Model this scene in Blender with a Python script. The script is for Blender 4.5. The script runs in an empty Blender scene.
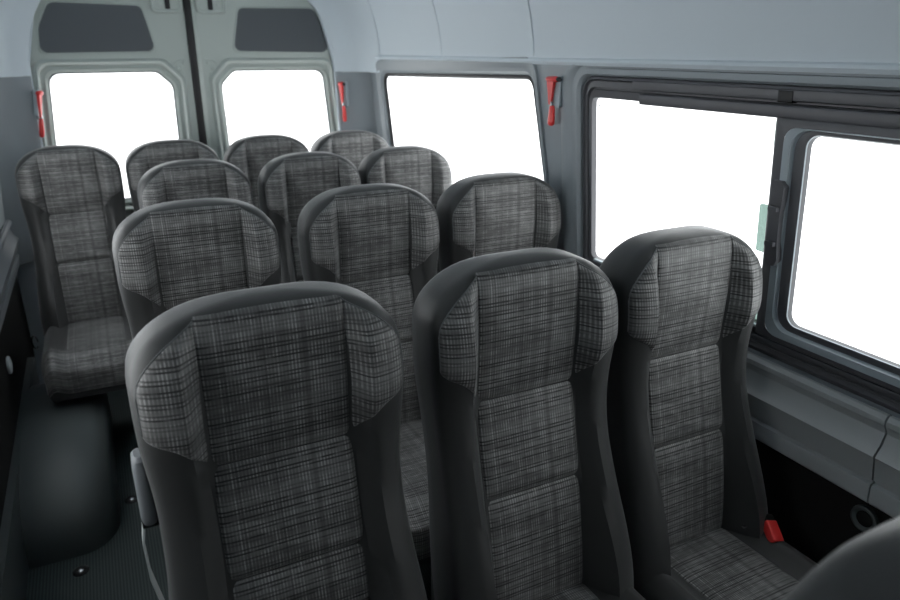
import bpy, bmesh, math, random
from mathutils import Vector, Matrix
random.seed(7)
S = bpy.context.scene
C = S.collection
Z0 = 1.64                      # height of the eye above the van floor
R = math.radians

# ------------------------------------------------------------------ materials
def lin(c):
    return tuple(((v/255.0)/12.92 if v/255.0 <= .04045 else ((v/255.0+.055)/1.055)**2.4) for v in c)

def mat(name, rgb, rough=.5, metal=0., spec=.5, noise=0., nscale=60., bump=0., bscale=400., sheen=0., coat=0.):
    m = bpy.data.materials.new(name); m.use_nodes = True
    nt = m.node_tree; b = nt.nodes['Principled BSDF']
    col = lin(rgb)
    b.inputs['Base Color'].default_value = (*col, 1)
    b.inputs['Roughness'].default_value = rough
    b.inputs['Metallic'].default_value = metal
    b.inputs['Specular IOR Level'].default_value = spec
    if sheen:
        b.inputs['Sheen Weight'].default_value = sheen
        b.inputs['Sheen Roughness'].default_value = .45
    if coat:
        b.inputs['Coat Weight'].default_value = coat
    tc = nt.nodes.new('ShaderNodeTexCoord')
    if noise:
        n = nt.nodes.new('ShaderNodeTexNoise'); n.inputs['Scale'].default_value = nscale
        n.inputs['Detail'].default_value = 4
        nt.links.new(tc.outputs['Object'], n.inputs['Vector'])
        mx = nt.nodes.new('ShaderNodeMix'); mx.data_type = 'RGBA'
        nt.links.new(n.outputs['Fac'], mx.inputs['Factor'])
        mx.inputs['A'].default_value = (*[c*(1-noise) for c in col], 1)
        mx.inputs['B'].default_value = (*[min(1, c*(1+noise)) for c in col], 1)
        nt.links.new(mx.outputs['Result'], b.inputs['Base Color'])
    if bump:
        n2 = nt.nodes.new('ShaderNodeTexNoise'); n2.inputs['Scale'].default_value = bscale
        nt.links.new(tc.outputs['Object'], n2.inputs['Vector'])
        bp = nt.nodes.new('ShaderNodeBump'); bp.inputs['Strength'].default_value = bump
        bp.inputs['Distance'].default_value = .002
        nt.links.new(n2.outputs['Fac'], bp.inputs['Height'])
        nt.links.new(bp.outputs['Normal'], b.inputs['Normal'])
    return m

def plaid():
    m = bpy.data.materials.new('grey_plaid_cloth'); m.use_nodes = True
    nt = m.node_tree; b = nt.nodes['Principled BSDF']
    N = nt.nodes.new; L = nt.links.new
    tc = N('ShaderNodeTexCoord'); sp = N('ShaderNodeSeparateXYZ'); L(tc.outputs['UV'], sp.inputs[0])
    def val(x):
        return x
    def math_(op, a, c=None, d=None):
        n = N('ShaderNodeMath'); n.operation = op
        for i, v in enumerate((a, c, d)):
            if v is None: continue
            if isinstance(v, (int, float)): n.inputs[i].default_value = v
            else: L(v, n.inputs[i])
        return n.outputs[0]
    U = sp.outputs[0]; V = sp.outputs[1]
    def noise1(src, scale, off=0., stretch=None, other=None):
        # woven-in irregularity: noise that runs along one thread direction
        cb = N('ShaderNodeCombineXYZ'); L(math_('MULTIPLY_ADD', src, scale, off), cb.inputs[0])
        if other is not None: L(math_('MULTIPLY', other, stretch), cb.inputs[1])
        n = N('ShaderNodeTexNoise'); n.noise_dimensions = '2D'; n.inputs['Scale'].default_value = 1
        n.inputs['Detail'].default_value = 1; L(cb.outputs[0], n.inputs['Vector'])
        return n.outputs['Fac']
    def pulse(src, period, width, phase=0.):
        f = math_('FRACT', math_('MULTIPLY_ADD', src, 1/period, phase))
        d = math_('ABSOLUTE', math_('SUBTRACT', f, .5))
        mr = N('ShaderNodeMapRange'); mr.interpolation_type = 'SMOOTHSTEP'
        L(d, mr.inputs[0]); mr.inputs[1].default_value = width*.5; mr.inputs[2].default_value = width*.5+.07
        mr.inputs[3].default_value = 1; mr.inputs[4].default_value = 0
        return mr.outputs[0]
    def ramp(src, lo, hi):
        mr = N('ShaderNodeMapRange'); mr.interpolation_type = 'SMOOTHSTEP'
        L(src, mr.inputs[0]); mr.inputs[1].default_value = lo; mr.inputs[2].default_value = hi
        return mr.outputs[0]
    # pairs of thin dark weft lines, stronger and weaker in bunches
    grp = ramp(noise1(V, 30, 3.1), .36, .56)
    h1 = pulse(V, .0185, .10)
    h2 = pulse(V, .0185, .10, .36)
    brk = ramp(noise1(U, 40, 9.2, 130, V), .28, .52)
    hd = math_('MULTIPLY', math_('MAXIMUM', h1, h2), math_('MULTIPLY', math_('MULTIPLY_ADD', grp, .62, .38), math_('MULTIPLY_ADD', brk, .5, .5)))
    # fine light warp hatching, in blocks
    vg = ramp(noise1(U, 60, 1.7), .36, .60)
    v1 = math_('MULTIPLY', pulse(U, .0058, .34), math_('MULTIPLY_ADD', vg, .75, .25))
    vb = ramp(noise1(V, 75, 5.3, 26, U), .36, .60)
    vl = math_('MULTIPLY', v1, math_('MULTIPLY_ADD', vb, .7, .3))
    vd = pulse(U, .066, .02, .2)
    band = ramp(noise1(V, 22, 8.8, 6, U), .36, .64)
    k = math_('MULTIPLY_ADD', band, .18, .24)
    k = math_('ADD', k, math_('MULTIPLY', vl, .62))
    k = math_('MULTIPLY', k, math_('SUBTRACT', 1., math_('MULTIPLY', hd, .93)))
    k = math_('MULTIPLY', k, math_('SUBTRACT', 1., math_('MULTIPLY', vd, .28)))
    mx = N('ShaderNodeMix'); mx.data_type = 'RGBA'; L(k, mx.inputs['Factor'])
    mx.inputs['A'].default_value = (*PL_A, 1)
    mx.inputs['B'].default_value = (*PL_B, 1)
    L(mx.outputs['Result'], b.inputs['Base Color'])
    b.inputs['Roughness'].default_value = .5
    b.inputs['Specular IOR Level'].default_value = .45
    b.inputs['Sheen Weight'].default_value = .25
    b.inputs['Sheen Roughness'].default_value = .4
    bp = N('ShaderNodeBump'); bp.inputs['Strength'].default_value = .35; bp.inputs['Distance'].default_value = .001
    L(k, bp.inputs['Height']); L(bp.outputs['Normal'], b.inputs['Normal'])
    return m

PL_A = (.006, .006, .006); PL_B = (.30, .30, .296)
M = {}
M['plaid'] = plaid()
M['charcoal'] = mat('charcoal_cloth', (43, 44, 44), rough=.46, spec=.5, bump=.15, bscale=900, sheen=.25)
M['stitch'] = mat('grey_piping', (92, 95, 96), rough=.5)
M['lining'] = mat('blue_grey_lining', (205, 214, 220), rough=.55, spec=.3, bump=.05, bscale=300)
M['wall'] = mat('mid_grey_plastic', (142, 149, 153), rough=.42, spec=.45, bump=.06, bscale=500)
M['trim'] = mat('grey_trim_plastic', (172, 176, 177), rough=.45, spec=.4, bump=.08, bscale=600)
M['door'] = mat('grey_painted_metal', (172, 180, 175), rough=.3, spec=.5)
M['darkpanel'] = mat('dark_grey_door_card', (84, 88, 92), rough=.6, spec=.3, noise=.06, nscale=300)
M['frame'] = mat('black_window_frame', (84, 84, 88), rough=.4, spec=.45)
M['framelight'] = mat('slate_window_frame', (160, 170, 176), rough=.38, spec=.5)
M['rubber'] = mat('black_rubber', (22, 22, 24), rough=.5, spec=.4)
M['black'] = mat('black_felt_panel', (26, 26, 26), rough=.75, spec=.25, noise=.1, nscale=200)
M['floor'] = mat('dark_ribbed_floor', (70, 80, 80), rough=.7, spec=.3, noise=.22, nscale=700, bump=.3, bscale=900)
M['arch'] = mat('dark_grey_arch_plastic', (78, 84, 84), rough=.45, spec=.45, bump=.06, bscale=500)
M['arm_trimshade'] = mat('mid_grey_armrest_trim_shade', (118, 122, 126), rough=.5)
M['red'] = mat('red_plastic', (222, 58, 56), rough=.32, spec=.5)
M['steel'] = mat('bright_steel', (190, 192, 194), rough=.25, metal=1.)
M['darksteel'] = mat('dark_steel', (52, 53, 55), rough=.4, metal=.6)
M['white'] = mat('white_plastic', (190, 196, 196), rough=.35)

def glass(name, tint, gloss=.04):
    m = bpy.data.materials.new(name); m.use_nodes = True
    nt = m.node_tree
    for n in list(nt.nodes):
        if n.type != 'OUTPUT_MATERIAL': nt.nodes.remove(n)
    out = [n for n in nt.nodes if n.type == 'OUTPUT_MATERIAL'][0]
    t = nt.nodes.new('ShaderNodeBsdfTransparent'); t.inputs[0].default_value = (*tint, 1)
    g = nt.nodes.new('ShaderNodeBsdfGlossy'); g.inputs['Roughness'].default_value = .03
    f = nt.nodes.new('ShaderNodeMixShader'); f.inputs[0].default_value = gloss
    nt.links.new(t.outputs[0], f.inputs[1]); nt.links.new(g.outputs[0], f.inputs[2])
    nt.links.new(f.outputs[0], out.inputs[0])
    return m
M['glass'] = glass('clear_glass', (.97, .985, .98))
M['tinted'] = glass('hazy_glass', (.955, .97, .97))
M['greenglass'] = glass('greenish_glass_edge', (.36, .425, .40), .06)

# ------------------------------------------------------------------ helpers
def obj(name, bm, m, parent=None, smooth=True, angle=40, recalc=True):
    if recalc: bmesh.ops.recalc_face_normals(bm, faces=bm.faces[:])
    me = bpy.data.meshes.new(name); bm.to_mesh(me); bm.free()
    me.materials.append(M[m] if isinstance(m, str) else m)
    if smooth:
        for p in me.polygons: p.use_smooth = True
        me.set_sharp_from_angle(angle=R(angle))
    o = bpy.data.objects.new(name, me); C.objects.link(o)
    if parent is not None: o.parent = parent
    return o

def thing(name, label, cat, loc=(0, 0, 0), rotz=0., group=None):
    o = bpy.data.objects.new(name, None); C.objects.link(o)
    o.location = loc; o.rotation_euler = (0, 0, rotz); o.empty_display_size = .05
    o['label'] = label; o['category'] = cat
    if group: o['group'] = group
    return o

def tag(o, label, cat, group=None):
    o['label'] = label; o['category'] = cat
    if group: o['group'] = group
    return o

def struct(o):
    o['kind'] = 'structure'; return o

def box(bm, x0, x1, y0, y1, z0, z1, bev=0., seg=2):
    r = bmesh.ops.create_cube(bm, size=1)
    vs = r['verts']
    for v in vs:
        v.co = Vector(((x0+x1)/2+v.co.x*(x1-x0), (y0+y1)/2+v.co.y*(y1-y0), (z0+z1)/2+v.co.z*(z1-z0)))
    if bev:
        es = list({e for v in vs for e in v.link_edges})
        bmesh.ops.bevel(bm, geom=es, offset=bev, segments=seg, affect='EDGES', profile=.5)

def loft(bm, loops, closed=True, cap=False):
    rows = [[bm.verts.new(p) for p in lp] for lp in loops]
    n = len(rows[0])
    for a, b in zip(rows, rows[1:]):
        for i in range(n if closed else n-1):
            j = (i+1) % n
            try: bm.faces.new((a[i], a[j], b[j], b[i]))
            except ValueError: pass
    if cap:
        for rw in (rows[0], rows[-1]):
            try: bm.faces.new(rw)
            except ValueError: pass
    return rows

def tube(bm, pts, r, n=8, cap=True):
    pts = [Vector(p) for p in pts]; loops = []
    for i, p in enumerate(pts):
        t = (pts[min(i+1, len(pts)-1)]-pts[max(i-1, 0)]).normalized()
        a = t.orthogonal() if i == 0 else (prev - t*prev.dot(t))
        a = a.normalized(); prev = a; b = t.cross(a)
        rr = r[i] if isinstance(r, (list, tuple)) else r
        loops.append([p+rr*(math.cos(k*2*math.pi/n)*a+math.sin(k*2*math.pi/n)*b) for k in range(n)])
    loft(bm, loops, True, cap)

def lathe(bm, prof, n=24):
    # prof: (radius, height) about local z
    loops = [[Vector((r*math.cos(k*2*math.pi/n), r*math.sin(k*2*math.pi/n), h)) for k in range(n)] for r, h in prof]
    loft(bm, loops, True, True)

def rpoly(corners, radii, n=6):
    # rounded polygon in 2D
    out = []; N = len(corners)
    for i in range(N):
        p = Vector(corners[i]); a = Vector(corners[i-1]); b = Vector(corners[(i+1) % N])
        u = (a-p).normalized(); v = (b-p).normalized()
        r = radii[i] if isinstance(radii, (list, tuple)) else radii
        ang = u.angle(v); d = r/math.tan(ang/2)
        p0 = p+u*d; p1 = p+v*d
        c = p+(u+v).normalized()*(r/math.sin(ang/2))
        a0 = math.atan2(p0.y-c.y, p0.x-c.x); a1 = math.atan2(p1.y-c.y, p1.x-c.x)
        da = (a1-a0+math.pi) % (2*math.pi)-math.pi
        for k in range(n+1):
            t = a0+da*k/n
            out.append((c.x+r*math.cos(t), c.y+r*math.sin(t)))
    return out

def plate(name, outer, holes, mapf, m, thick=None, parent=None, smooth=False):
    # filled 2D region with holes, mapped to 3D; optionally given thickness along 'thick'
    bm = bmesh.new(); es = []
    for lp in [outer]+holes:
        vs = [bm.verts.new((a, b, 0)) for a, b in lp]
        for i in range(len(vs)): es.append(bm.edges.new((vs[i], vs[(i+1) % len(vs)])))
    bmesh.ops.triangle_fill(bm, edges=es, use_beauty=True, use_dissolve=False)
    if thick is not None:
        r = bmesh.ops.extrude_face_region(bm, geom=bm.faces[:])
        new = {g for g in r['geom'] if isinstance(g, bmesh.types.BMVert)}
        for v in bm.verts:
            p = Vector(mapf(v.co.x, v.co.y))
            v.co = p+Vector(thick) if v in new else p
    else:
        for v in bm.verts: v.co = Vector(mapf(v.co.x, v.co.y))
    return obj(name, bm, m, parent, smooth, 30)

def sm(a, b, x):
    t = max(0., min(1., (x-a)/(b-a))); return t*t*(3-2*t)

def interp(tab, x):
    if x <= tab[0][0]: return tab[0][1]
    for i in range(len(tab)-1):
        a, b = tab[i], tab[i+1]
        if x <= b[0]:
            # Catmull-Rom through the table
            p0 = tab[i-1] if i > 0 else a; p3 = tab[i+2] if i+2 < len(tab) else b
            t = (x-a[0])/(b[0]-a[0]); h = b[0]-a[0]
            m0 = (b[1]-p0[1])/max(1e-6, b[0]-p0[0])*h; m1 = (p3[1]-a[1])/max(1e-6, p3[0]-a[0])*h
            return (2*t**3-3*t*t+1)*a[1]+(t**3-2*t*t+t)*m0+(-2*t**3+3*t*t)*b[1]+(t**3-t*t)*m1
    return tab[-1][1]

# ------------------------------------------------------------------ the seat
# local frame: x across, y towards the back of the van, z up from the floor; it faces -y
TOP = Z0-.39; HB = .80                     # top of the backrest and its length
WT = [(.13, .2225), (.22, .2215), (.33, .212), (.42, .209), (.52, .213), (.62, .222), (.72, .2275), (.80, .2275)]
def halfw(h):
    if h < .13:
        return .2225*max(0., 1-(1-h/.13)**2.4)**(1/2.4)
    return interp(WT, h)
YC = [(0, -.050), (.05, -.056), (.15, -.060), (.29, -.058), (.40, -.080), (.52, -.108), (.66, -.134), (.80, -.150)]
YM = [(0, .0), (.10, .0), (.30, -.008), (.5, -.048), (.8, -.125)]
YB = [(0, .045), (.1, .060), (.3, .054), (.5, .018), (.8, -.055)]
BA = [(0, 0.), (.03, .010), (.08, .032), (.18, .050), (.28, .044), (.40, .038), (.55, .062), (.70, .092), (.80, .098)]
PX = .121
def efac(x, h):
    w = halfw(h)
    q = min(1., abs(x)/max(w, 1e-5))
    return max(0., 1-q**5)**(1/5)
def topfac(h):
    r = .024
    return 1. if h >= r else max(0., 1-(1-h/r)**2.2)**(1/2.2)
def front(x, h):
    w = halfw(h)
    s = (abs(x)-PX+.004)/max(.02, .2225-PX)
    bol = interp(BA, h)*sm(0., .36, s)
    ym = interp(YM, h)
    return ym+(interp(YC, h)-bol-ym)*efac(x, h)*topfac(h)
def rear(x, h):
    ym = interp(YM, h)
    return ym+(interp(YB, h)-ym)*efac(x, h)*topfac(h)

def back_core():
    bm = bmesh.new(); loops = []
    hs = [.0004, .002, .005, .009, .014, .02, .027, .035, .045, .056, .07, .085, .10, .115, .13]
    hs += [.13+(HB-.13)*i/30 for i in range(1, 31)]
    n = 30
    for h in hs:
        w = halfw(h); lp = []
        for k in range(n+1):
            x = w*math.sin(-math.pi/2+math.pi*k/n)
            lp.append(Vector((x, front(x, h)+.0015, TOP-h)))
        for k in range(1, n):
            x = w*math.sin(math.pi/2-math.pi*k/n)
            lp.append(Vector((x, rear(x, h), TOP-h)))
        loops.append(lp)
    loft(bm, loops, True, True)
    return bm

def pad(fx, na=24, nb=20, puff=.005, sink=.004, pw=6, pa=None):
    # a stitched pad laid on the front of the backrest: fx(a, b) -> (x, h)
    bm = bmesh.new(); uv = bm.loops.layers.uv.new('UVMap'); g = []
    for i in range(na+1):
        row = []
        # denser rows near the edges so the seam rolls over
        a = .5-.5*math.cos(math.pi*i/na)
        for j in range(nb+1):
            b = .5-.5*math.cos(math.pi*j/nb)
            x, h = fx(a, b)
            e = (1-abs(2*a-1)**(pa or pw))*(1-abs(2*b-1)**pw)
            off = -sink+(puff+sink)*e**.5
            v = bm.verts.new((x, front(x, h)-off, TOP-h)); row.append((v, x, h))
        g.append(row)
    for i in range(na):
        for j in range(nb):
            q = (g[i][j], g[i][j+1], g[i+1][j+1], g[i+1][j])
            f = bm.faces.new([t[0] for t in q])
            for l, t in zip(f.loops, q): l[uv].uv = (t[1]+.5, t[2])
    return bm

def lerp(a, b, t): return a+(b-a)*t
def arch(x):
    return .13*(1-max(0., 1-(min(1., abs(x)/.2225))**2.4)**(1/2.4))
def wing(sg):
    def fx(a, b):
        xt = lerp(PX-.003, .211, b)
        ht = .010+.84*arch(xt)+.004*b+.050*(1-math.sqrt(max(0., 1-max(0., (b-.55)/.45)**2)))
        hb = .208+.082*(1-b)**2.2-.02*(1-math.sqrt(max(0., 1-max(0., (b-.7)/.3)**2)))
        h = lerp(ht, hb, a)
        x = lerp(PX-.003, min(.962*halfw(h), .2125), b)
        return sg*x, h
    return fx
def strip(h0, h1, bow=0.):
    def fx(a, b):
        x = lerp(-PX, PX, b)
        h = lerp(h0+(bow*(x/PX)**2), h1, a)
        return x, h
    return fx

# cushion: y from the crease forward
CZ = Z0-1.165                               # crease height
CF, CB, CW = -.625, -.075, .222              # front, back, half width
def cush_z(x, y):
    t = (y-CB)/(CF-CB)
    z = CZ+.002+.018*t
    bol = .030*sm(PX+.002, PX+.06, abs(x))
    z += bol*(1-.35*t)
    z -= .050*sm(.78, 1.0, t)**1.5            # rolls down at the front edge
    q = abs(x)/CW
    z -= .055*max(0., (q-.80)/.2)**2
    return z
def cush_core():
    bm = bmesh.new(); loops = []
    m = 26
    for k in range(m+1):
        t = k/m; y = lerp(CB, CF, t); lp = []
        n = 28
        w = CW*(1-.06*sm(.85, 1., t)**2)
        for i in range(n+1):
            x = w*math.sin(-math.pi/2+math.pi*i/n)
            lp.append(Vector((x, y, cush_z(x, y)-.0015)))
        zb = CZ-.150
        lp.append(Vector((w*.985, y, zb+.02))); lp.append(Vector((w*.9, y, zb)))
        lp.append(Vector((-w*.9, y, zb))); lp.append(Vector((-w*.985, y, zb+.02)))
        loops.append(lp)
    loft(bm, loops, True, True)
    return bm
def cush_pad(x0, x1, t0, t1, puff=.005, sink=.004):
    bm = bmesh.new(); uv = bm.loops.layers.uv.new('UVMap'); g = []
    na, nb = 26, 20
    for i in range(na+1):
        a = .5-.5*math.cos(math.pi*i/na); row = []
        for j in range(nb+1):
            b = .5-.5*math.cos(math.pi*j/nb)
            x = lerp(x0, x1, b); y = lerp(CB, CF, lerp(t0, t1, a))
            e = (1-abs(2*a-1)**6)*(1-abs(2*b-1)**6)
            off = -sink+(puff+sink)*e**.5
            row.append((bm.verts.new((x, y, cush_z(x, y)+off)), x, y))
        g.append(row)
    for i in range(na):
        for j in range(nb):
            q = (g[i][j], g[i][j+1], g[i+1][j+1], g[i+1][j])
            f = bm.faces.new([t[0] for t in q])
            for l, t in zip(f.loops, q): l[uv].uv = (t[1]+.5, -t[2])
    return bm
def cush_front():
    # plaid facing wrapped over the front of the cushion
    bm = bmesh.new(); uv = bm.loops.layers.uv.new('UVMap'); g = []
    n = 24
    prof = []
    for k in range(9):
        t = lerp(.80, 1.0, k/8); prof.append((t, None))
    for i in range(n+1):
        x = lerp(-CW*.93, CW*.93, i/n); col = []; s = 0.
        last = None
        pts = []
        for k in range(9):
            y = lerp(CB, CF, lerp(.80, 1.0, k/8)); pts.append((y, cush_z(x, y)+.003))
        yz = pts[-1]
        for dz, dy in ((.006, -.005), (.03, -.009), (.06, -.010), (.095, -.006), (.103, .004)):
            pts.append((CF+dy, yz[1]-dz))
        for y, z in pts:
            if last: s += math.hypot(y-last[0], z-last[1])
            last = (y, z)
            col.append((bm.verts.new((x, y, z)), x, s))
        g.append(col)
    for i in range(n):
        for j in range(len(g[0])-1):
            q = (g[i][j], g[i][j+1], g[i+1][j+1], g[i+1][j])
            f = bm.faces.new([t[0] for t in q])
            for l, t in zip(f.loops, q): l[uv].uv = (t[1]+.5, t[2])
    return bm

def wing_piping(sg):
    bm = bmesh.new(); pts = []
    f = wing(sg)
    for k in range(25):
        x, h = f(0., k/24); pts.append((x, front(x, h)-.001, TOP-h))
    for k in range(1, 21):
        x, h = f(k/20, 1.); pts.append((x, front(x, h)-.001, TOP-h))
    tube(bm, pts, .0013, 6)
    return bm

def make_seat():
    t = thing('passenger_seat', 'x', 'seat', (0, 0, 0), 0, 'plaid van passenger seats')
    b = obj('backrest', back_core(), 'charcoal', t)
    for h0, h1, bow in ((.011, .2895, .004), (.2895, .5015, 0), (.5015, .785, 0)):
        obj('back_insert', pad(strip(h0, h1, bow), puff=.006, sink=.004, pw=22, pa=7), 'plaid', t)
    for sg in (-1, 1):
        w = obj('head_bolster', pad(wing(sg), na=22, nb=20, puff=.005, sink=.003, pw=16, pa=8), 'plaid', t)
        obj('piping', wing_piping(sg), 'stitch', w)
    obj('cushion', cush_core(), 'charcoal', t)
    obj('cushion_insert', cush_pad(-PX, PX, .06, .80), 'plaid', t)
    obj('cushion_facing', cush_front(), 'plaid', t)
    bm = bmesh.new(); zb = CZ-.150
    for x in (-.19, .19):
        tube(bm, [(x, CB-.02, zb-.018), (x, CF+.06, zb-.018)], .016)
    for y in (CB-.08, CF+.10):
        tube(bm, [(-.20, y, zb-.018), (.20, y, zb-.018)], .014)
    for x in (-.205, .205):
        box(bm, x-.006, x+.006, -.13, -.02, zb-.05, CZ+.12, .003)
    obj('seat_frame', bm, 'darksteel', t)
    for x in (-.165, .165):
        for y in (CB-.09, CF+.12):
            bm = bmesh.new()
            tube(bm, [(x, y, zb-.02), (x, y, .012)], .016, 10)
            box(bm, x-.035, x+.035, y-.03, y+.03, 0.0, .012, .003)
            obj('leg', bm, 'darksteel', t)
    return t

def children(o):
    return [c for c in C.objects if c.parent == o]
def dup(root, loc, rotz, label, group):
    r = root.copy(); C.objects.link(r); r.location = loc; r.rotation_euler = (0, 0, rotz)
    r['label'] = label; r['group'] = group
    for ch in children(root):
        if ch.name.split('.')[0] in SKIP: continue
        c = ch.copy(); C.objects.link(c); c.parent = r
        for g in children(ch):
            d = g.copy(); C.objects.link(d); d.parent = c
    return r
SKIP = set()

RY = [1.165, 2.024, 2.820, 3.527]
seat0 = make_seat()
SEATS = [
    # x, y, label, group
    (.220, RY[0], 'large dark plaid seat at the aisle in the nearest full row, with folded armrest', 0),
    (.735, RY[0], 'plaid seat in the middle of the nearest full row, beside the window seat', 0),
    (1.182, RY[0], 'plaid window seat of the nearest full row, beside the sliding window, with red buckle', 0),
    (.215, RY[1], 'plaid aisle seat of the second full row, directly behind the large aisle seat', 1),
    (.727, RY[1], 'plaid middle seat of the second full row, seen above the gap between two front seats', 1),
    (1.196, RY[1], 'plaid window seat of the second full row, by the pillar with the red hammer', 1),
    (.316, RY[2], 'plaid aisle seat of the third row, peeking out above the second aisle seat', 2),
    (.765, RY[2], 'plaid middle seat of the third row, in front of the rear bench', 2),
    (1.188, RY[2], 'plaid window seat of the third row, against the rear right side window', 2),
    (-.123, RY[3], 'plaid seat alone at far left behind the wheel arch, cushion visible', 3),
    (.312, RY[3], 'plaid seat of the rear row under the left rear door window', 3),
    (.754, RY[3], 'plaid seat of the rear row just right of the gap between the rear doors', 3),
    (1.183, RY[3], 'plaid seat of the rear row in the far corner by the right side window', 3),
    (.635, .248, 'blurred dark seat top cut off at the bottom right corner, closest to the camera', 4),
]
GR = ['seats of the nearest full row', 'seats of the second full row', 'seats of the third row', 'seats along the rear doors', None]
seats = []
for i, (x, y, lab, g) in enumerate(SEATS):
    if i == 0:
        s = seat0; s.location = (x, y, 0); s['label'] = lab; s['group'] = GR[g]
    else:
        s = dup(seat0, (x, y, 0), 0, lab, GR[g] or 'x')
        if GR[g] is None: del s['group']
    if i == 9:
        for c in children(s):
            if c.name.startswith('leg'): bpy.data.objects.remove(c)
    s.scale.x = 1.06 if i == 0 else .955 if i == 2 else (1., .985, .925, .935, 1)[g]
    seats.append(s)

# armrests, folded up along the aisle side of the aisle seats
def armrest_bm():
    bm = bmesh.new()
    pts = []
    lp = rpoly([(-.045, -.03), (.045, -.03), (.045, .03), (-.045, .03)], .025, 4)
    loops = []
    for z, s in ((0, .5), (.006, .85), (.02, 1.), (.125, 1.), (.145, .9), (.152, .6)):
        loops.append([Vector((-.222+b*.45*s, .015-z*.12+a*s*.62, .84+z)) for a, b in lp])
    loft(bm, loops, True, True)
    return bm
for k in (0,):
    a = obj('armrest', armrest_bm(), 'arm_trimshade', seats[k])
    bm = bmesh.new(); tube(bm, [(-.235, .01, .845), (-.19, .01, .845)], .014, 12)
    obj('pivot', bm, 'darksteel', a)
# belt buckle on the aisle seat: pale strap hanging at the side
bm = bmesh.new()
loft(bm, [[Vector((-.252+dx, y-.018, z)), Vector((-.252+dx, y+.018, z)), Vector((-.249+dx, y+.018, z)), Vector((-.249+dx, y-.018, z))] for dx, y, z in ((.022, .02, .87), (.012, .015, .80), (.014, .01, .73), (.03, .0, .64))], True, True)
obj('belt_strap', bm, 'white', seats[0])['label'] = 'pale belt strap beside the cushion'

# red buckle of the window seat
bm = bmesh.new(); box(bm, -.016, .016, -.03, .03, -.011, .011, .005, 3)
bk = obj('belt_buckle', bm, 'black', seats[2])
bk.location = (.187, -.235, CZ+.044); bk.rotation_euler = (R(32), R(12), R(-14))
bm = bmesh.new(); box(bm, -.0165, .0165, -.042, .012, -.012, .0135, .004, 3)
o = obj('release_button', bm, 'red', bk); o['label'] = 'red release button'
bm = bmesh.new(); box(bm, -.02, .02, -.004, .004, -.002, .002, .001)
o = obj('belt_tongue', bm, 'steel', seats[2]); o.location = (.150, -.20, CZ+.036); o['label'] = 'bright metal tongue'
# steel belt loop by the far left seat
bm = bmesh.new()
tube(bm, [(-.262+.012*math.cos(t), -.23, CZ-.03+.03*math.sin(t)) for t in [k*math.pi/8 for k in range(15)]], .003, 6)
o = obj('belt_anchor', bm, 'steel', seats[9]); o['label'] = 'bright steel belt loop'

# ------------------------------------------------------------------ shell of the van
CX = .512
def XR(z): return 1.45-.08*(z+.66)           # leaning side wall, z relative to the eye
def mr(y, z, d=0.): return Vector((XR(z)-d, y, z+Z0))
def ml(y, z, d=0.): return Vector((2*CX-(XR(z)-d), y, z+Z0))
YF, YR = -1.5, 3.87                          # front and rear ends of the shell

# window 1 (rear right) and window 2 (sliding) outlines in (y, z)
def w1_(i, r):     # inset i
    j = i if i > 0 else i*.4
    return rpoly([(3.63-i, -.100-i*.9), (2.145+j, -.070-i*.9), (2.04+j, -.72+i), (3.60-i, -.72+i)], r, 6)
def ring(bm, loops, mp):
    loft(bm, [[mp(y, z, d) for y, z in lp] for lp, d in loops], True, False)
def quad(yl, yr, zt, zb, r):
    return rpoly([(yl, zt), (yr, zt), (yr, zb), (yl, zb)], r, 6)
Y2F = .02                                    # unseen front end of the sliding window, lengthened to light the window seat

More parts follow.
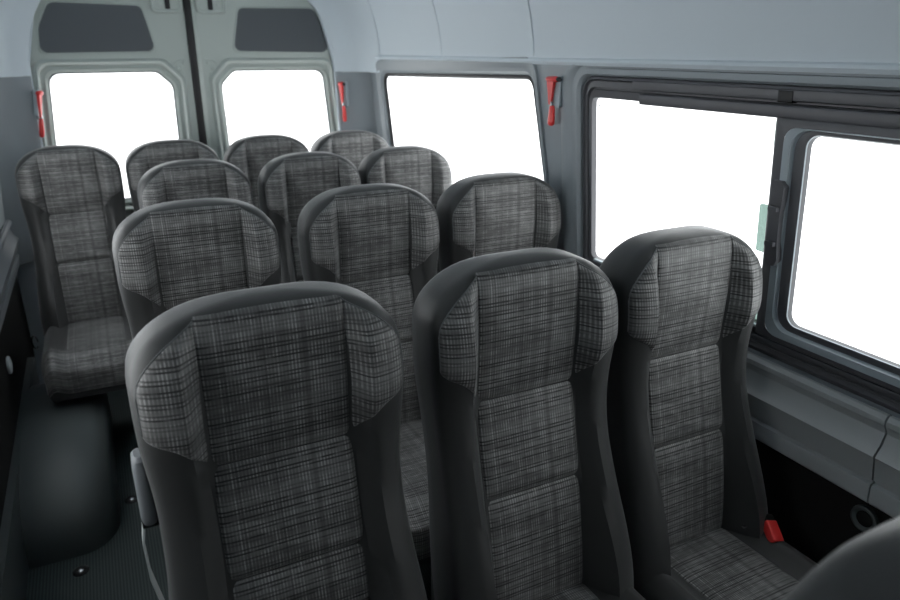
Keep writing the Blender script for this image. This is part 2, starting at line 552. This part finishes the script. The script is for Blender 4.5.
def side(mp, sgn, suffix):
    yf = Y2F if sgn > 0 else .80  # left window's unseen front end kept short to hold light off the aisle seat
    sh = 0. if sgn > 0 else .33
    def w1(i, r):
        return [(y-sh, z) for y, z in w1_(i, r)]
    hole1 = w1(0, .06); hole2 = quad(1.90, yf, -.054, -.738, .07)
    holes = [hole1, hole2]
    if sgn > 0: holes.append(quad(-.25, -1.15, -.07, -.70, .08))  # unseen front opening, added to throw light on the right-hand seat fronts
    o = plate('wall_'+suffix, [(YR, -.028), (YF, -.028), (YF, -.745), (YR, -.745)], holes,
              lambda y, z: mp(y, z), 'wall')
    struct(o)
    # moulded surround of window 1
    bm = bmesh.new()
    ring(bm, [(w1(-.055, .075), -.002), (w1(-.053, .074), .010), (w1(-.030, .07), .011), (w1(-.018, .066), .004), (w1(0, .06), .005), (w1(.012, .052), -.006), (w1(.02, .05), -.02)], mp)
    t1 = struct(obj('trim_1' if sgn > 0 else 'trim_3', bm, 'wall'))
    bm = bmesh.new()
    ring(bm, [(w1(.014, .052), -.016), (w1(.018, .05), -.009), (w1(.028, .045), -.009), (w1(.034, .045), -.02)], mp)
    win1 = struct(obj('window_1' if sgn > 0 else 'window_3', bm, 'rubber'))
    plate('window_pane', w1(.02, .05), [], lambda y, z: mp(y, z, -.018), 'tinted', None, win1)
    # moulded surround of the sliding window
    bm = bmesh.new()
    q = lambda l, t, b, r: quad(l, yf-(l-1.905), t, b, r)
    ring(bm, [(q(1.985, -.033, -.744, .10), .0), (q(1.962, -.036, -.743, .095), .010), (q(1.938, -.040, -.742, .09), .009),
              (q(1.915, -.046, -.741, .08), -.004), (q(1.903, -.050, -.740, .075), -.004), (q(1.898, -.053, -.739, .07), .009),
              (q(1.884, -.068, -.738, .06), .011), (q(1.872, -.074, -.737, .055), .003), (q(1.868, -.076, -.736, .055), -.02)], mp)
    struct(obj('trim_2' if sgn > 0 else 'trim_4', bm, 'wall'))
    bm = bmesh.new()
    q = lambda l, t, b, r: quad(l, yf+(1.87-l), t, b, r)
    ring(bm, [(q(1.874, -.072, -.742, .06), -.012), (q(1.862, -.078, -.736, .055), .002), (q(1.856, -.084, -.726, .05), .004), (q(1.850, -.086, -.715, .045), -.006),
              (q(1.846, -.088, -.712, .045), .0), (q(1.843, -.108, -.700, .04), .002), (q(1.840, -.110, -.695, .04), -.008), (q(1.838, -.114, -.690, .04), -.008),
              (q(1.835, -.116, -.688, .04), -.002), (q(1.823, -.139, -.664, .02), -.004), (q(1.821, -.141, -.662, .018), -.022)], mp)
    win2 = struct(obj('window_2' if sgn > 0 else 'window_4', bm, 'frame'))
    plate('window_pane', q(1.83, -.115, -.69, .03), [], lambda y, z: mp(y, z, -.02), 'glass', None, win2)
    return win1, win2

winR1, winR2 = side(mr, 1, 'right')
winL1, winL2 = side(ml, -1, 'left')

# light gap line that the gasket of the sliding window shows
bm = bmesh.new()
q = lambda l, t, b, r: quad(l, Y2F+(1.87-l), t, b, r)
ring(bm, [(q(1.852, -.0855, -.716, .045), -.002), (q(1.848, -.0875, -.713, .045), .003), (q(1.845, -.0895, -.709, .045), .0)], mr)
obj('gasket_lip', bm, 'frame', winR2)

# sliding pane: frame standing proud of the fixed glass
def pane_frame(mp):
    P = lambda l, t, b, r: quad(l, Y2F+.05, t, b, r if l < 1.11 else .004)
    bm = bmesh.new()
    ring(bm, [(P(1.128, -.140, -.690, .02), -.012), (P(1.127, -.142, -.688, .02), .007), (P(1.118, -.156, -.684, .022), .012), (P(1.098, -.164, -.672, .03), .012)], mp)
    a = bm
    bm2 = bmesh.new()
    ring(bm2, [(P(1.099, -.163, -.673, .03), .010), (P(1.097, -.164, -.672, .035), .014), (P(1.080, -.166, -.655, .045), .012), (P(1.075, -.167, -.650, .045), .002)], mp)
    bm3 = bmesh.new()
    ring(bm3, [(P(1.076, -.166, -.651, .045), .001), (P(1.058, -.171, -.641, .035), .004), (P(1.046, -.175, -.634, .03), .003), (P(1.043, -.178, -.631, .028), -.012)], mp)
    return a, bm2, bm3
a, b, c = pane_frame(mr)
pf = obj('sliding_sash', a, 'frame', winR2)
obj('sash_highlight_bead', b, 'framelight', pf)
obj('sash_seal', c, 'frame', pf)
plate('sliding_pane', quad(1.05, Y2F+.06, -.172, -.638, .03), [], lambda y, z: mr(y, z, -.008), 'glass', None, winR2)
bm = bmesh.new()
ring(bm, [(quad(1.0462, Y2F+.055, -.1758, -.6342, .03), .002), (quad(1.0452, Y2F+.057, -.1768, -.6332, .029), .0045), (quad(1.0442, Y2F+.06, -.1778, -.6322, .028), .001)], mr)
obj('glazing_bead', bm, 'framelight', pf)

bm = bmesh.new()
for y0, y1 in ((1.808, 1.800), (1.796, 1.791), (1.788, 1.783)):
    lp = [(y0, -.160), (y1, -.160), (y1, -.167), (y0, -.167)]
    bm.faces.new([bm.verts.new(mr(y, z, -.0185)) for y, z in lp])
obj('glass_mark', bm, 'framelight', winR2, smooth=False)

# bars of the rail above the sliding sash
def bar(name, y0, y1, z0, z1, d0, d1, m, parent, bev=.003):
    bm = bmesh.new()
    lp = rpoly([(z0, d0), (z1, d0), (z1, d1), (z0, d1)], bev, 3)
    loft(bm, [[mr(y, z, d) for z, d in lp] for y in (y0, y1)], True, True)
    return obj(name, bm, m, parent)
rl = bar('upper_rail', 1.62, Y2F+.02, -.108, -.083, -.012, .008, 'frame', winR2)
bar('lower_rail', 1.588, Y2F+.02, -.147, -.117, -.012, .011, 'frame', winR2, .005)
bar('rail_joint', 1.128, 1.090, -.112, -.086, -.012, .0095, 'rubber', winR2)
bar('bottom_rail', 1.80, Y2F+.02, -.706, -.690, -.012, .008, 'frame', winR2)
bar('bottom_track', 1.80, 1.10, -.672, -.664, -.012, .006, 'framelight', winR2, .002)

# latch on the sash
bm = bmesh.new()
lp = rpoly([(1.109, -.285), (1.082, -.285), (1.075, -.30), (1.075, -.36), (1.075, -.43), (1.075, -.475), (1.082, -.49), (1.109, -.49)], .004, 3)
loft(bm, [[mr(y, z, d) for y, z in lp] for d in (.006, .020, .024)], True, True)
lt = obj('sash_latch', bm, 'frame', winR2)
for z0 in (-.345, -.43):
    bm = bmesh.new()
    lp = rpoly([(1.106, z0), (1.082, z0), (1.082, z0-.012), (1.106, z0-.012)], .003, 3)
    loft(bm, [[mr(y, z, d) for y, z in lp] for d in (.018, .031, .034)], True, True)
    obj('latch_grip', bm, 'frame', lt)
# green glass tabs clamped behind the sash edge
for y0, y1, z0, z1, m in ((1.165, 1.128, -.355, -.475, 'greenglass'), (1.142, 1.128, -.15, -.215, 'greenglass'), (1.16, 1.135, -.60, -.662, 'greenglass')):
    bm = bmesh.new()
    lp = rpoly([(y0, z0), (y1, z0), (y1, z1), (y0, z1)], .006, 3)
    loft(bm, [[mr(y, z, d) for y, z in lp] for d in (-.016, -.010)], True, True)
    obj('glass_tab', bm, m, winR2)

# lining of roof and upper sides: one curved shell with narrow joint grooves
half = [(1.392, -.046), (1.386, -.036), (1.388, -.029), (1.396, -.024), (1.390, .03), (1.378, .10), (1.362, .16), (1.346, .21), (1.322, .27), (1.285, .32), (1.225, .355), (1.14, .375), (.95, .392), (CX, .40)]
prof = half+[(2*CX-x, z) for x, z in half[-2::-1]]
ys = []
for s in (3.582, 2.856, 2.135):
    ys += [(s+.004, 0), (s+.002, 1), (s-.002, 1), (s-.004, 0)]
ys = [(YR+.01, 0)]+ys+[(YF, 0)]
bm = bmesh.new(); loops = []
cc = Vector((CX, 0, -.1))
for y, g in ys:
    lp = []
    for k, (x, z) in enumerate(prof):
        p = Vector((x, y, z))
        if g and 3 < k < len(prof)-4:
            dv = Vector((x-CX, 0, z+.1)).normalized(); p += dv*.008
        lp.append(p+Vector((0, 0, Z0)))
    loops.append(lp)
loft(bm, loops, False)
struct(obj('ceiling', bm, 'lining', angle=35))

# lower side trim and black lower panel
TR = [(1.452, -.742), (1.440, -.745), (1.433, -.755), (1.434, -.768), (1.444, -.782), (1.446, -.79), (1.438, -.815), (1.424, -.836), (1.420, -.842), (1.424, -.848), (1.436, -.905), (1.444, -.910), (1.444, -.914), (1.434, -.918), (1.433, -.925), (1.438, -.964), (1.444, -.970), (1.470, -.972)]
def trim_run(name, y0, y1, mirror=False):
    bm = bmesh.new()
    loops = []
    for y in (y0, y1):
        loops.append([Vector((2*CX-x if mirror else x, y, z+Z0)) for x, z in TR])
    loft(bm, loops, False)
    # close the ends so that the joint reads as a groove
    for y in (y0, y1):
        vs = [bm.verts.new(Vector((2*CX-x if mirror else x, y, z+Z0))) for x, z in TR]
        try: bm.faces.new(vs)
        except ValueError: pass
    return struct(obj(name, bm, 'arm_trimshade' if mirror else 'trim', angle=28))  # left run is the same trim in darker grey, shade put into its colour
trim_run('trim_5', .762, YR); trim_run('trim_6', YF, .758)
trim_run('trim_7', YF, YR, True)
def low_panel(name, mirror):
    bm = bmesh.new()
    pr = [(1.468, -.74), (1.468, -1.45), (1.478, -1.66)]
    loft(bm, [[Vector((2*CX-x if mirror else x, y, z+Z0)) for x, z in pr] for y in (YF, YR)], False)
    return struct(obj(name, bm, 'black', smooth=False))
low_panel('baseboard_right', False); low_panel('baseboard_left', True)

# floor
fm = M['floor']; nt = fm.node_tree
tcn = nt.nodes.new('ShaderNodeTexCoord'); wv = nt.nodes.new('ShaderNodeTexWave'); wv.inputs['Scale'].default_value = 32; wv.bands_direction = 'X'
nt.links.new(tcn.outputs['Object'], wv.inputs['Vector'])
mxn = nt.nodes.new('ShaderNodeMix'); mxn.data_type = 'RGBA'; mxn.blend_type = 'MULTIPLY'; mxn.inputs['Factor'].default_value = .55
bs = nt.nodes['Principled BSDF']; src = bs.inputs['Base Color'].links[0].from_socket
nt.links.new(src, mxn.inputs['A']); nt.links.new(wv.outputs['Color'], mxn.inputs['B']); nt.links.new(mxn.outputs['Result'], bs.inputs['Base Color'])
bm = bmesh.new(); box(bm, -.52, 1.55, YF, 4.02, -.05, 0.)
struct(obj('floor', bm, 'floor', smooth=False))
# unseen front bulkhead behind the viewer, windscreen left out to cut front light
plate('wall_front', [(-.50, -1.68), (1.52, -1.68), (1.52, .42), (-.50, .42)], [],
      lambda x, z: Vector((x, YF, z+Z0)), 'wall')['kind'] = 'structure'

# ------------------------------------------------------------------ rear end
YD = 3.90
def rp(x, z, d=0.): return Vector((x, YD-d, z+Z0))
# corner posts and header: opening for the doors
opening = rpoly([(-.255, -1.58), (-.215, -.06), (-.15, .20), (-.02, .335), (1.03, .335), (1.16, .20), (1.232, -.06), (1.275, -1.58)], [.05, .2, .1, .08, .08, .1, .2, .05], 5)
plate('wall_back', [(-.50, -1.68), (1.53, -1.68), (1.53, -.108), (1.53, .43), (-.50, .43), (-.50, -.108)], [opening],
      lambda x, z: Vector((x, YR-.005, z+Z0)), 'lining', (0, .035, 0))['kind'] = 'structure'
# darker corner trims over the posts, below the lining
def corner(name, mirror):
    bm = bmesh.new()
    pr = [(1.238, 3.884), (1.236, 3.856), (1.25, 3.848), (1.30, 3.842), (1.37, 3.81), (1.43, 3.76)]
    loops = []
    for z in (-.110, -.112, -.745, -.97):
        k = .05*max(0, (-.11-z))
        lp = [Vector((x+k*.9, y, z+Z0)) for x, y in pr]
        if mirror: lp = [Vector((2*CX-p.x-.006, p.y, p.z)) for p in lp]
        loops.append(lp)
    loft(bm, loops, False)
    return struct(obj(name, bm, 'wall'))
corner('trim_8', False); corner('trim_9', True)
# lining part of the rear corners
def corner_up(name, mirror):
    bm = bmesh.new()
    pr = [(1.236, 3.884, 1), (1.234, 3.862, 1), (1.25, 3.850, 1), (1.30, 3.838, .8), (1.345, 3.80, .6), (1.378, 3.73, .5), (1.389, 3.63, .47), (1.393, 3.595, .46)]
    loops = []
    for z, dx in ((-.112, 0), (-.06, 0), (-.03, 0), (.02, -.012), (.10, -.034), (.16, -.062), (.21, -.092), (.26, -.14)):
        lp = [Vector((x+dx*k, y, z+Z0)) for x, y, k in pr]
        if z < -.05: lp = lp[:5]+[Vector((p.x+.01*n, p.y, p.z)) for n, p in enumerate(lp[5:])]
        if mirror: lp = [Vector((2*CX-p.x-.006, p.y, p.z)) for p in lp]
        loops.append(lp)
    loft(bm, loops, False)
    return struct(obj(name, bm, 'lining'))
corner_up('trim_10', False); corner_up('trim_11', True)

def rear_door(n, mirror):
    def X(x): return (2*.515-x) if mirror else x
    def Xc(x): return (2*.523-x) if mirror else x
    # built for the right-hand door, mirrored for the other
    win = lambda i: rpoly([(.632+i, -.165-i*.6), (.700+i*.6, -.098-i), (1.180-i*.8, -.100-i), (1.225-i, -.72+i), (.642+i, -.72+i)], [.05, .05, .05, .06, .06], 5)
    mp = lambda x, z, d=0.: rp(X(x), z, d)
    root = plate('door_%d' % n, rpoly([(.527, -1.60), (1.30, -1.60), (1.262, -.06), (1.175, .22), (1.05, .36), (.527, .36)], .02, 3), [win(-.03)],
                 lambda x, z: mp(x, z), 'door', (0, .03, 0))
    struct(root)
    bm = bmesh.new()
    ring(bm, [(win(-.062), -.001), (win(-.058), .008), (win(-.051), .016), (win(-.044), .016), (win(-.037), .005), (win(-.031), -.006), (win(-.024), -.006), (win(-.016), .0), (win(-.006), -.006), (win(.0), -.012), (win(.004), -.03)], mp)
    obj('window_frame', bm, 'door', root)
    bm = bmesh.new()
    ring(bm, [(win(-.008), -.014), (win(-.002), -.010), (win(.003), -.011), (win(.005), -.024)], mp)
    obj('window_seal', bm, 'arch', root)
    plate('window_pane', win(.0), [], lambda x, z: mp(x, z, -.02), 'glass', None, root)
    # dark card above the window
    card = lambda i: rpoly([(.708+i, -.006+i), (.750+i*.8, .205-i), (1.145-i, .212-i), (1.203-i, .10), (1.213-i, -.014+i)], [.03, .03, .04, .1, .03], 5)
    bm = bmesh.new()
    loft(bm, [[rp(Xc(x), z, d) for x, z in lp] for lp, d in ((card(-.006), -.002), (card(-.004), .0035), (card(0), .004), (card(.001), .0015), (card(.004), .003))], True, False)
    obj('card_rim', bm, 'door', root)
    plate('door_card', card(.002), [], lambda x, z: rp(Xc(x), z, .0025), 'darkpanel', None, root)
    # latch plate at the top with its slot
    bm = bmesh.new()
    pl = lambda i: rpoly([(.545+i, .172+i), (.545+i, .31-i), (.692-i, .31-i), (.692-i, .172+i)], .022, 5)
    loft(bm, [[mp(x, z, d) for x, z in lp] for lp, d in ((pl(0), -.002), (pl(.0), .010), (pl(.004), .016), (pl(.012), .016), (pl(.016), .010))], True, True)
    lp_ = obj('latch_plate', bm, 'door', root)
    bm = bmesh.new()
    pl = lambda i: rpoly([(.604+i, .190+i), (.604+i, .285-i), (.627-i, .285-i), (.627-i, .190+i)], .004, 3)
    loft(bm, [[mp(x, z, d) for x, z in lp] for lp, d in ((pl(0), .005), (pl(0), .0145), (pl(.003), .0155))], True, True)
    obj('latch_slot', bm, 'rubber', lp_)
    bm = bmesh.new()
    bmesh.ops.create_uvsphere(bm, u_segments=12, v_segments=8, radius=.012, matrix=Matrix.Translation(mp(.652, .215, .007)) @ Matrix.Diagonal((1, .4, 1, 1)))
    obj('latch_screw', bm, 'door', lp_)
    # small pressed boss near the inner window corner
    bm = bmesh.new()
    for xx, zz, r in ((.598, -.085, .013), (.575, -.060, .008), (.585, -.11, .008)):
        bmesh.ops.create_uvsphere(bm, u_segments=14, v_segments=8, radius=r, matrix=Matrix.Translation(mp(xx, zz, .001)) @ Matrix.Diagonal((1, .45, 1, 1)))
    tube(bm, [mp(.565, -.046, .001), mp(.60, -.048, .001), mp(.626, -.07, .001)], .003, 6)
    obj('pressed_boss', bm, 'door', root)
    # triangular pressed bead in the outer corner
    bm = bmesh.new()
    tube(bm, [mp(1.262, -.022, 0), mp(1.215, -.05, 0), mp(1.255, -.085, 0)], .004, 6)
    obj('pressed_bead', bm, 'door', root)
    # hinge side edge bead
    bm = bmesh.new()
    loft(bm, [[mp(x, z, d) for x, d in ((.520, -.02), (.522, .002), (.532, .006), (.545, .001))] for z in (-1.58, .36)], False)
    obj('edge_flange', bm, 'door', root)
    return root
d1 = rear_door(1, True); d2 = rear_door(2, False)
# rubber weatherstrip between the doors
bm = bmesh.new()
loft(bm, [[rp(x, z, d) for x, d in ((.484, -.03), (.488, .004), (.495, .012), (.507, .014), (.519, .010), (.526, .002), (.530, -.03))] for z in (-1.6, .37)], False)
o = obj('trim_12', bm, 'rubber'); struct(o)
bm = bmesh.new()
box(bm, -.50, 1.53, 3.99, 4.0, 0, .2)
struct(obj('baseboard_back', bm, 'black', smooth=False))

# ------------------------------------------------------------------ hammers
def hammer(label, base, n, up, across, scale=1., wide=1.):
    # built in a local frame (a across, z along handle, d out of the wall)
    t = thing('emergency_hammer', label, 'hammer', base, 0, 'red emergency hammers')
    A = Vector(across).normalized(); D = Vector(n).normalized(); U = Vector(up).normalized()
    f = lambda a, z, d: (A*a*wide+U*z+D*d)*scale
    # bracket on the wall
    bm = bmesh.new()
    lp = rpoly([(-.004, .02), (.022, .02), (.022, -.10), (-.004, -.075)], .006, 3)
    loft(bm, [[f(a, z, d) for a, z in lp] for d in (0., .012, .015)], True, True)
    obj('bracket', bm, 'framelight', t)
    # head across the top
    bm = bmesh.new(); n_ = 12
    prof_ = [(-.026, .002), (-.024, .006), (-.018, .0095), (.012, .0105), (.016, .009), (.018, .006)]
    loops = [[f(a, .008+r*math.sin(k*2*math.pi/n_), .024+r*math.cos(k*2*math.pi/n_)) for k in range(n_)] for a, r in prof_]
    loft(bm, loops, True, True)
    h = obj('hammer_head', bm, 'red', t)
    bm = bmesh.new()
    loops = [[f(a, .008+r*math.sin(k*2*math.pi/n_), .024+r*math.cos(k*2*math.pi/n_)) for k in range(n_)] for a, r in ((.017, .0075), (.026, .0075), (.034, .001))]
    loft(bm, loops, True, True)
    obj('steel_tip', bm, 'darksteel', h)
    # tapering shank
    bm = bmesh.new()
    loops = []
    for z, w, e in ((.004, .013, .006), (-.03, .009, .005), (-.06, .006, .0045), (-.082, .004, .004)):
        a0 = -.006-.10*z*.0
        loops.append([f(a0+w*x_-z*.02, z, .024+e*y_) for x_, y_ in ((-1, -1), (1, -1), (1, 1), (-1, 1))])
    loft(bm, loops, True, True)
    obj('shank', bm, 'red', t, angle=30)
    bm = bmesh.new()
    tube(bm, [f(.000, -.072, .024), f(.002, -.088, .024)], .0045*scale, 8)
    obj('collar', bm, 'steel', t)
    # rounded grip
    bm = bmesh.new()
    loops = []
    for z, r in ((-.084, .003), (-.087, .0075), (-.10, .0095), (-.14, .0115), (-.152, .0105), (-.158, .006)):
        loops.append([f(.002+r*math.cos(k*2*math.pi/n_), z, .022+r*.9*math.sin(k*2*math.pi/n_)) for k in range(n_)])
    loft(bm, loops, True, True)
    obj('grip', bm, 'red', t)
    return t
hammer('red emergency hammer on the grey pillar between the two right side windows', mr(1.998, -.098), (-1, 0, 0), (.03, 0, 1), (0, -1, 0), .9, 1.7)
hammer('small red emergency hammer on the left rear corner post beside the left door window', (-.222, 3.84, Z0-.195), (.75, -.35, 0), (.115, 0, 1), (.35, .75, 0), 1.2, .75)
hammer('small red emergency hammer on the right rear corner post beside the right door window', (1.280, 3.835, Z0-.185), (-.75, -.35, 0), (-.03, 0, 1), (.35, -.75, 0), 1.2, .75)

# ------------------------------------------------------------------ small fittings
def cap(name, label, cat, loc, axis, r, m, group=None, inner=None):
    t = thing(name, label, cat, loc, 0, group)
    bm = bmesh.new(); lathe(bm, [(r*.98, 0), (r, .003), (r*.95, .009), (r*.80, .011), (r*.66, .008), (r*.60, .004)], 28)
    q = Vector((0, 0, 1)).rotation_difference(Vector(axis))
    bm.transform(q.to_matrix().to_4x4()); obj('rim', bm, m, t)
    bm = bmesh.new(); lathe(bm, [(r*.62, .001), (r*.58, .005), (r*.3, .0075), (r*.02, .008)], 28)
    bm.transform(q.to_matrix().to_4x4()); obj('face', bm, inner or m, t)
    return t
cap('round_cap', 'round grey plastic cap on the black panel below the sliding window', 'cap', (1.468, .772, Z0-1.026), (-1, 0, 0), .033, 'arch', None, 'black')
cap('round_cap', 'small pale round disc on the black panel of the left wall', 'cap', (2*CX-1.468, 3.02, Z0-1.172), (1, 0, 0), .036, 'white')
cap('round_cap', 'dark grey round cap on the kick panel in front of the wheel arch cover', 'cap', (2*CX-1.468+.0255, 2.50, Z0-1.50), (1, 0, 0), .05, 'arch')

# wheel arch cover at the left
bm = bmesh.new()
loops = []
n = 28
yc, hy, hz, x0, x1 = 2.92, .60, .283, -.417, -.130
for k in range(15):
    t = k/14
    if t < .45: x = lerp(x0, x1-.13, t/.45); s = 1.
    else:
        a = (t-.45)/.55*math.pi/2
        x = x1-.13+.13*math.sin(a); s = 1-.26*(1-math.cos(a))
    if k == 14: s *= .97
    lp = []
    for i in range(n+1):
        a = math.pi*i/n
        c_, s_ = math.cos(a), math.sin(a)
        e = 2/2.5
        lp.append(Vector((x, yc+hy*s*math.copysign(abs(c_)**e, c_), hz*s*abs(s_)**e)))
    loops.append(lp)
loft(bm, loops, False)
f_ = bm.faces.new([bm.verts.new(p) for p in loops[-1]])
bmesh.ops.remove_doubles(bm, verts=bm.verts[:], dist=1e-5)
tag(obj('wheel_arch_cover', bm, 'arch', angle=70), 'rounded dark grey wheel arch cover on the floor along the left wall', 'wheel arch')
# grey kick panel on the lower left wall, in front of the arch
bm = bmesh.new()
lp = rpoly([(3.6, -1.37), (1.3, -1.40), (1.3, -1.635), (3.6, -1.635)], .02, 3)
loft(bm, [[Vector((2*CX-1.468+d, y, z+Z0)) for y, z in lp] for d in (0., .022, .026)], True, True)
kp = tag(obj('kick_panel', bm, 'arch', angle=30), 'dark grey kick panel low on the left wall beside the wheel arch cover', 'panel')

# floor anchors
for i, (x, y, lab) in enumerate(((-.262, 2.235, 'dark round floor anchor with bright centre, in front of the wheel arch cover'),
                                 (-.085, 2.585, 'dark round floor anchor with bright centre, tucked beside the aisle seat'))):
    t = thing('floor_anchor', lab, 'anchor', (x, y, 0), 0, 'anchors in the floor rails')
    bm = bmesh.new(); lathe(bm, [(.026, 0), (.026, .003), (.020, .007), (.013, .006), (.011, .003)], 20); obj('ring', bm, 'rubber', t)
    bm = bmesh.new(); lathe(bm, [(.012, .001), (.011, .006), (.006, .009), (.001, .0095)], 16); obj('stud', bm, 'steel', t)

# ------------------------------------------------------------------ light and camera
w = bpy.data.worlds.new('white_hall'); S.world = w; w.use_nodes = True
bg = w.node_tree.nodes['Background']
bg.inputs[0].default_value = (.96, .98, 1., 1); bg.inputs[1].default_value = 1.2

cam = bpy.data.cameras.new('camera'); co = bpy.data.objects.new('camera', cam); C.objects.link(co)
yaw, pit, rol = R(26.63), R(19.79), R(-.066)
f = Vector((math.sin(yaw)*math.cos(pit), math.cos(yaw)*math.cos(pit), -math.sin(pit)))
r = Vector((math.cos(yaw), -math.sin(yaw), 0)); u = r.cross(f)
r2 = math.cos(rol)*r+math.sin(rol)*u; u2 = -math.sin(rol)*r+math.cos(rol)*u
m4 = Matrix((r2, u2, -f)).transposed().to_4x4(); m4.translation = (0, 0, Z0)
co.matrix_world = m4
cam.sensor_width = 36; cam.lens = 694.5/900*36
cam.clip_start = .02
cam.dof.use_dof = True; cam.dof.focus_distance = 1.55; cam.dof.aperture_fstop = 3.6
S.camera = co
S.view_settings.view_transform = 'Standard'; S.view_settings.look = 'None'
S.view_settings.exposure = 1.6; S.view_settings.gamma = 1
S.view_settings.use_curve_mapping = False
S.cycles.use_denoising = True
S.cycles.max_bounces = 10; S.cycles.transparent_max_bounces = 16
